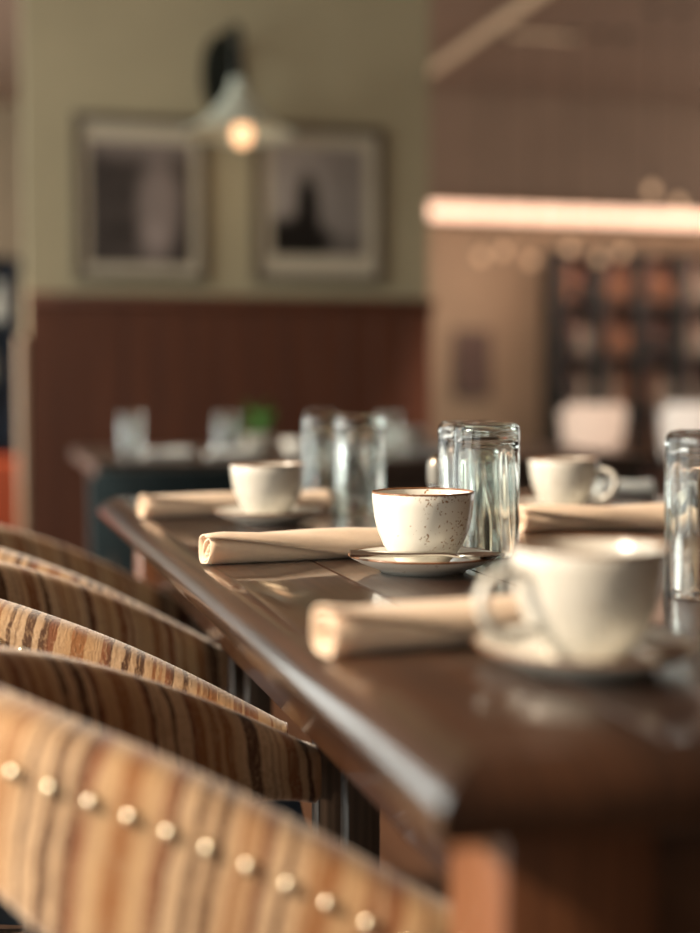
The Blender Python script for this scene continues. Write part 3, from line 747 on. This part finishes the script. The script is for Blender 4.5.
# pendants over the bar
cordz = CEIL
for i, (px, py, nm) in enumerate(((480, 258, 'leftmost in the row'), (502, 253, 'second from the left'), (530, 262, 'third from the left, hanging lowest'), (568, 250, 'fourth from the left'), (597, 260, 'fifth from the left'), (620, 254, 'rightmost in the row'), (649, 193, 'the highest, over the light strip'), (676, 206, 'beside the highest one'))):
    d = 7.9 if i < 6 else 7.4; l = (px - 350) / F_PX * d; th = math.radians(14.8)
    x, y = l * math.cos(th) + d * math.sin(th), d * math.cos(th) - l * math.sin(th); z = CAM_Z + (390 - py) * d / F_PX
    t = thing('pendant_bulb', f'small warm pendant bulb over the bar, {nm}', 'pendant light', (x, y, z), 0, 'pendant bulbs over the bar')
    obj('bulb', lathe_me([(0, -0.026), (0.016, -0.021), (0.025, -0.006), (0.024, 0.008), (0.014, 0.026), (0.010, 0.034), (0, 0.034)], 18), 'pendant_glow', t)
    obj('socket', lathe_me([(0, 0.033), (0.012, 0.033), (0.012, 0.07), (0, 0.075)], 14), 'lamp_black', t)
    obj('cord', tube_me([(0, 0, 0.07), (0, 0, CEIL - z - 0.012)], 0.003, 6), 'lamp_black', t)
    obj('canopy', lathe_me([(0, CEIL - z - 0.018), (0.03, CEIL - z - 0.014), (0.035, CEIL - z), (0, CEIL - z)], 16), 'lamp_black', t)

# ------------------------------------------------------------------ beyond the left end of the partition
t = thing('cabinet', 'tall dark blue open cabinet glimpsed left of the partition', 'cabinet', (-0.19, 7.6, 0))
obj('side_panel', box_me(-0.40, -0.37, -0.2, 0.2, 0, 1.60, 0.003), 'navy_paint', t); obj('side_panel', box_me(0.37, 0.40, -0.2, 0.2, 0, 1.60, 0.003), 'navy_paint', t)
obj('back_panel', box_me(-0.37, 0.37, 0.18, 0.2, 0, 1.60), 'navy_paint', t)
for z in (0.10, 0.62, 0.92, 1.24, 1.57): obj('shelf', box_me(-0.37, 0.37, -0.19, 0.18, z, z + 0.03, 0.003), 'navy_paint', t)
def vase(x, y, z, s, label):
    v = thing('vase', label, 'vase', (x, y, z), 0, 'pale vases in the blue cabinet'); v.scale = (s, s, s)
    obj('body', lathe_me([(0, 0), (0.045, 0), (0.06, 0.03), (0.062, 0.10), (0.04, 0.16), (0.028, 0.19), (0.034, 0.21), (0.030, 0.21), (0.024, 0.19), (0, 0.185)], 28), 'pot_glaze', v)
    obj('rim', tube_me([(0.032 * math.cos(2 * PI * i / 24), 0.032 * math.sin(2 * PI * i / 24), 0.21) for i in range(24)], 0.003, 6, closed=True), 'pot_glaze', v)
vase(0.11, 7.50, 1.27, 1.0, 'pale vase on the upper shelf of the dark blue cabinet')
vase(0.03, 7.52, 0.95, 1.0, 'pale vase on the middle shelf of the dark blue cabinet')
t = thing('lounge_chair', 'orange-red lounge chair glimpsed left of the partition', 'chair', (-0.07, 6.55, 0))
obj('backrest', box_me(-0.32, 0.30, -0.10, 0.02, 0.20, 0.62, 0.04, 3), 'orange_leather', t)
obj('seat', box_me(-0.32, 0.30, 0.0, 0.52, 0.20, 0.42, 0.04, 3), 'orange_leather', t)
for sx in (-0.27, 0.25):
    for sy in (-0.05, 0.46): obj('leg', box_me(sx - 0.02, sx + 0.02, sy - 0.02, sy + 0.02, 0, 0.21, 0.003), 'chair_leg_wood', t)
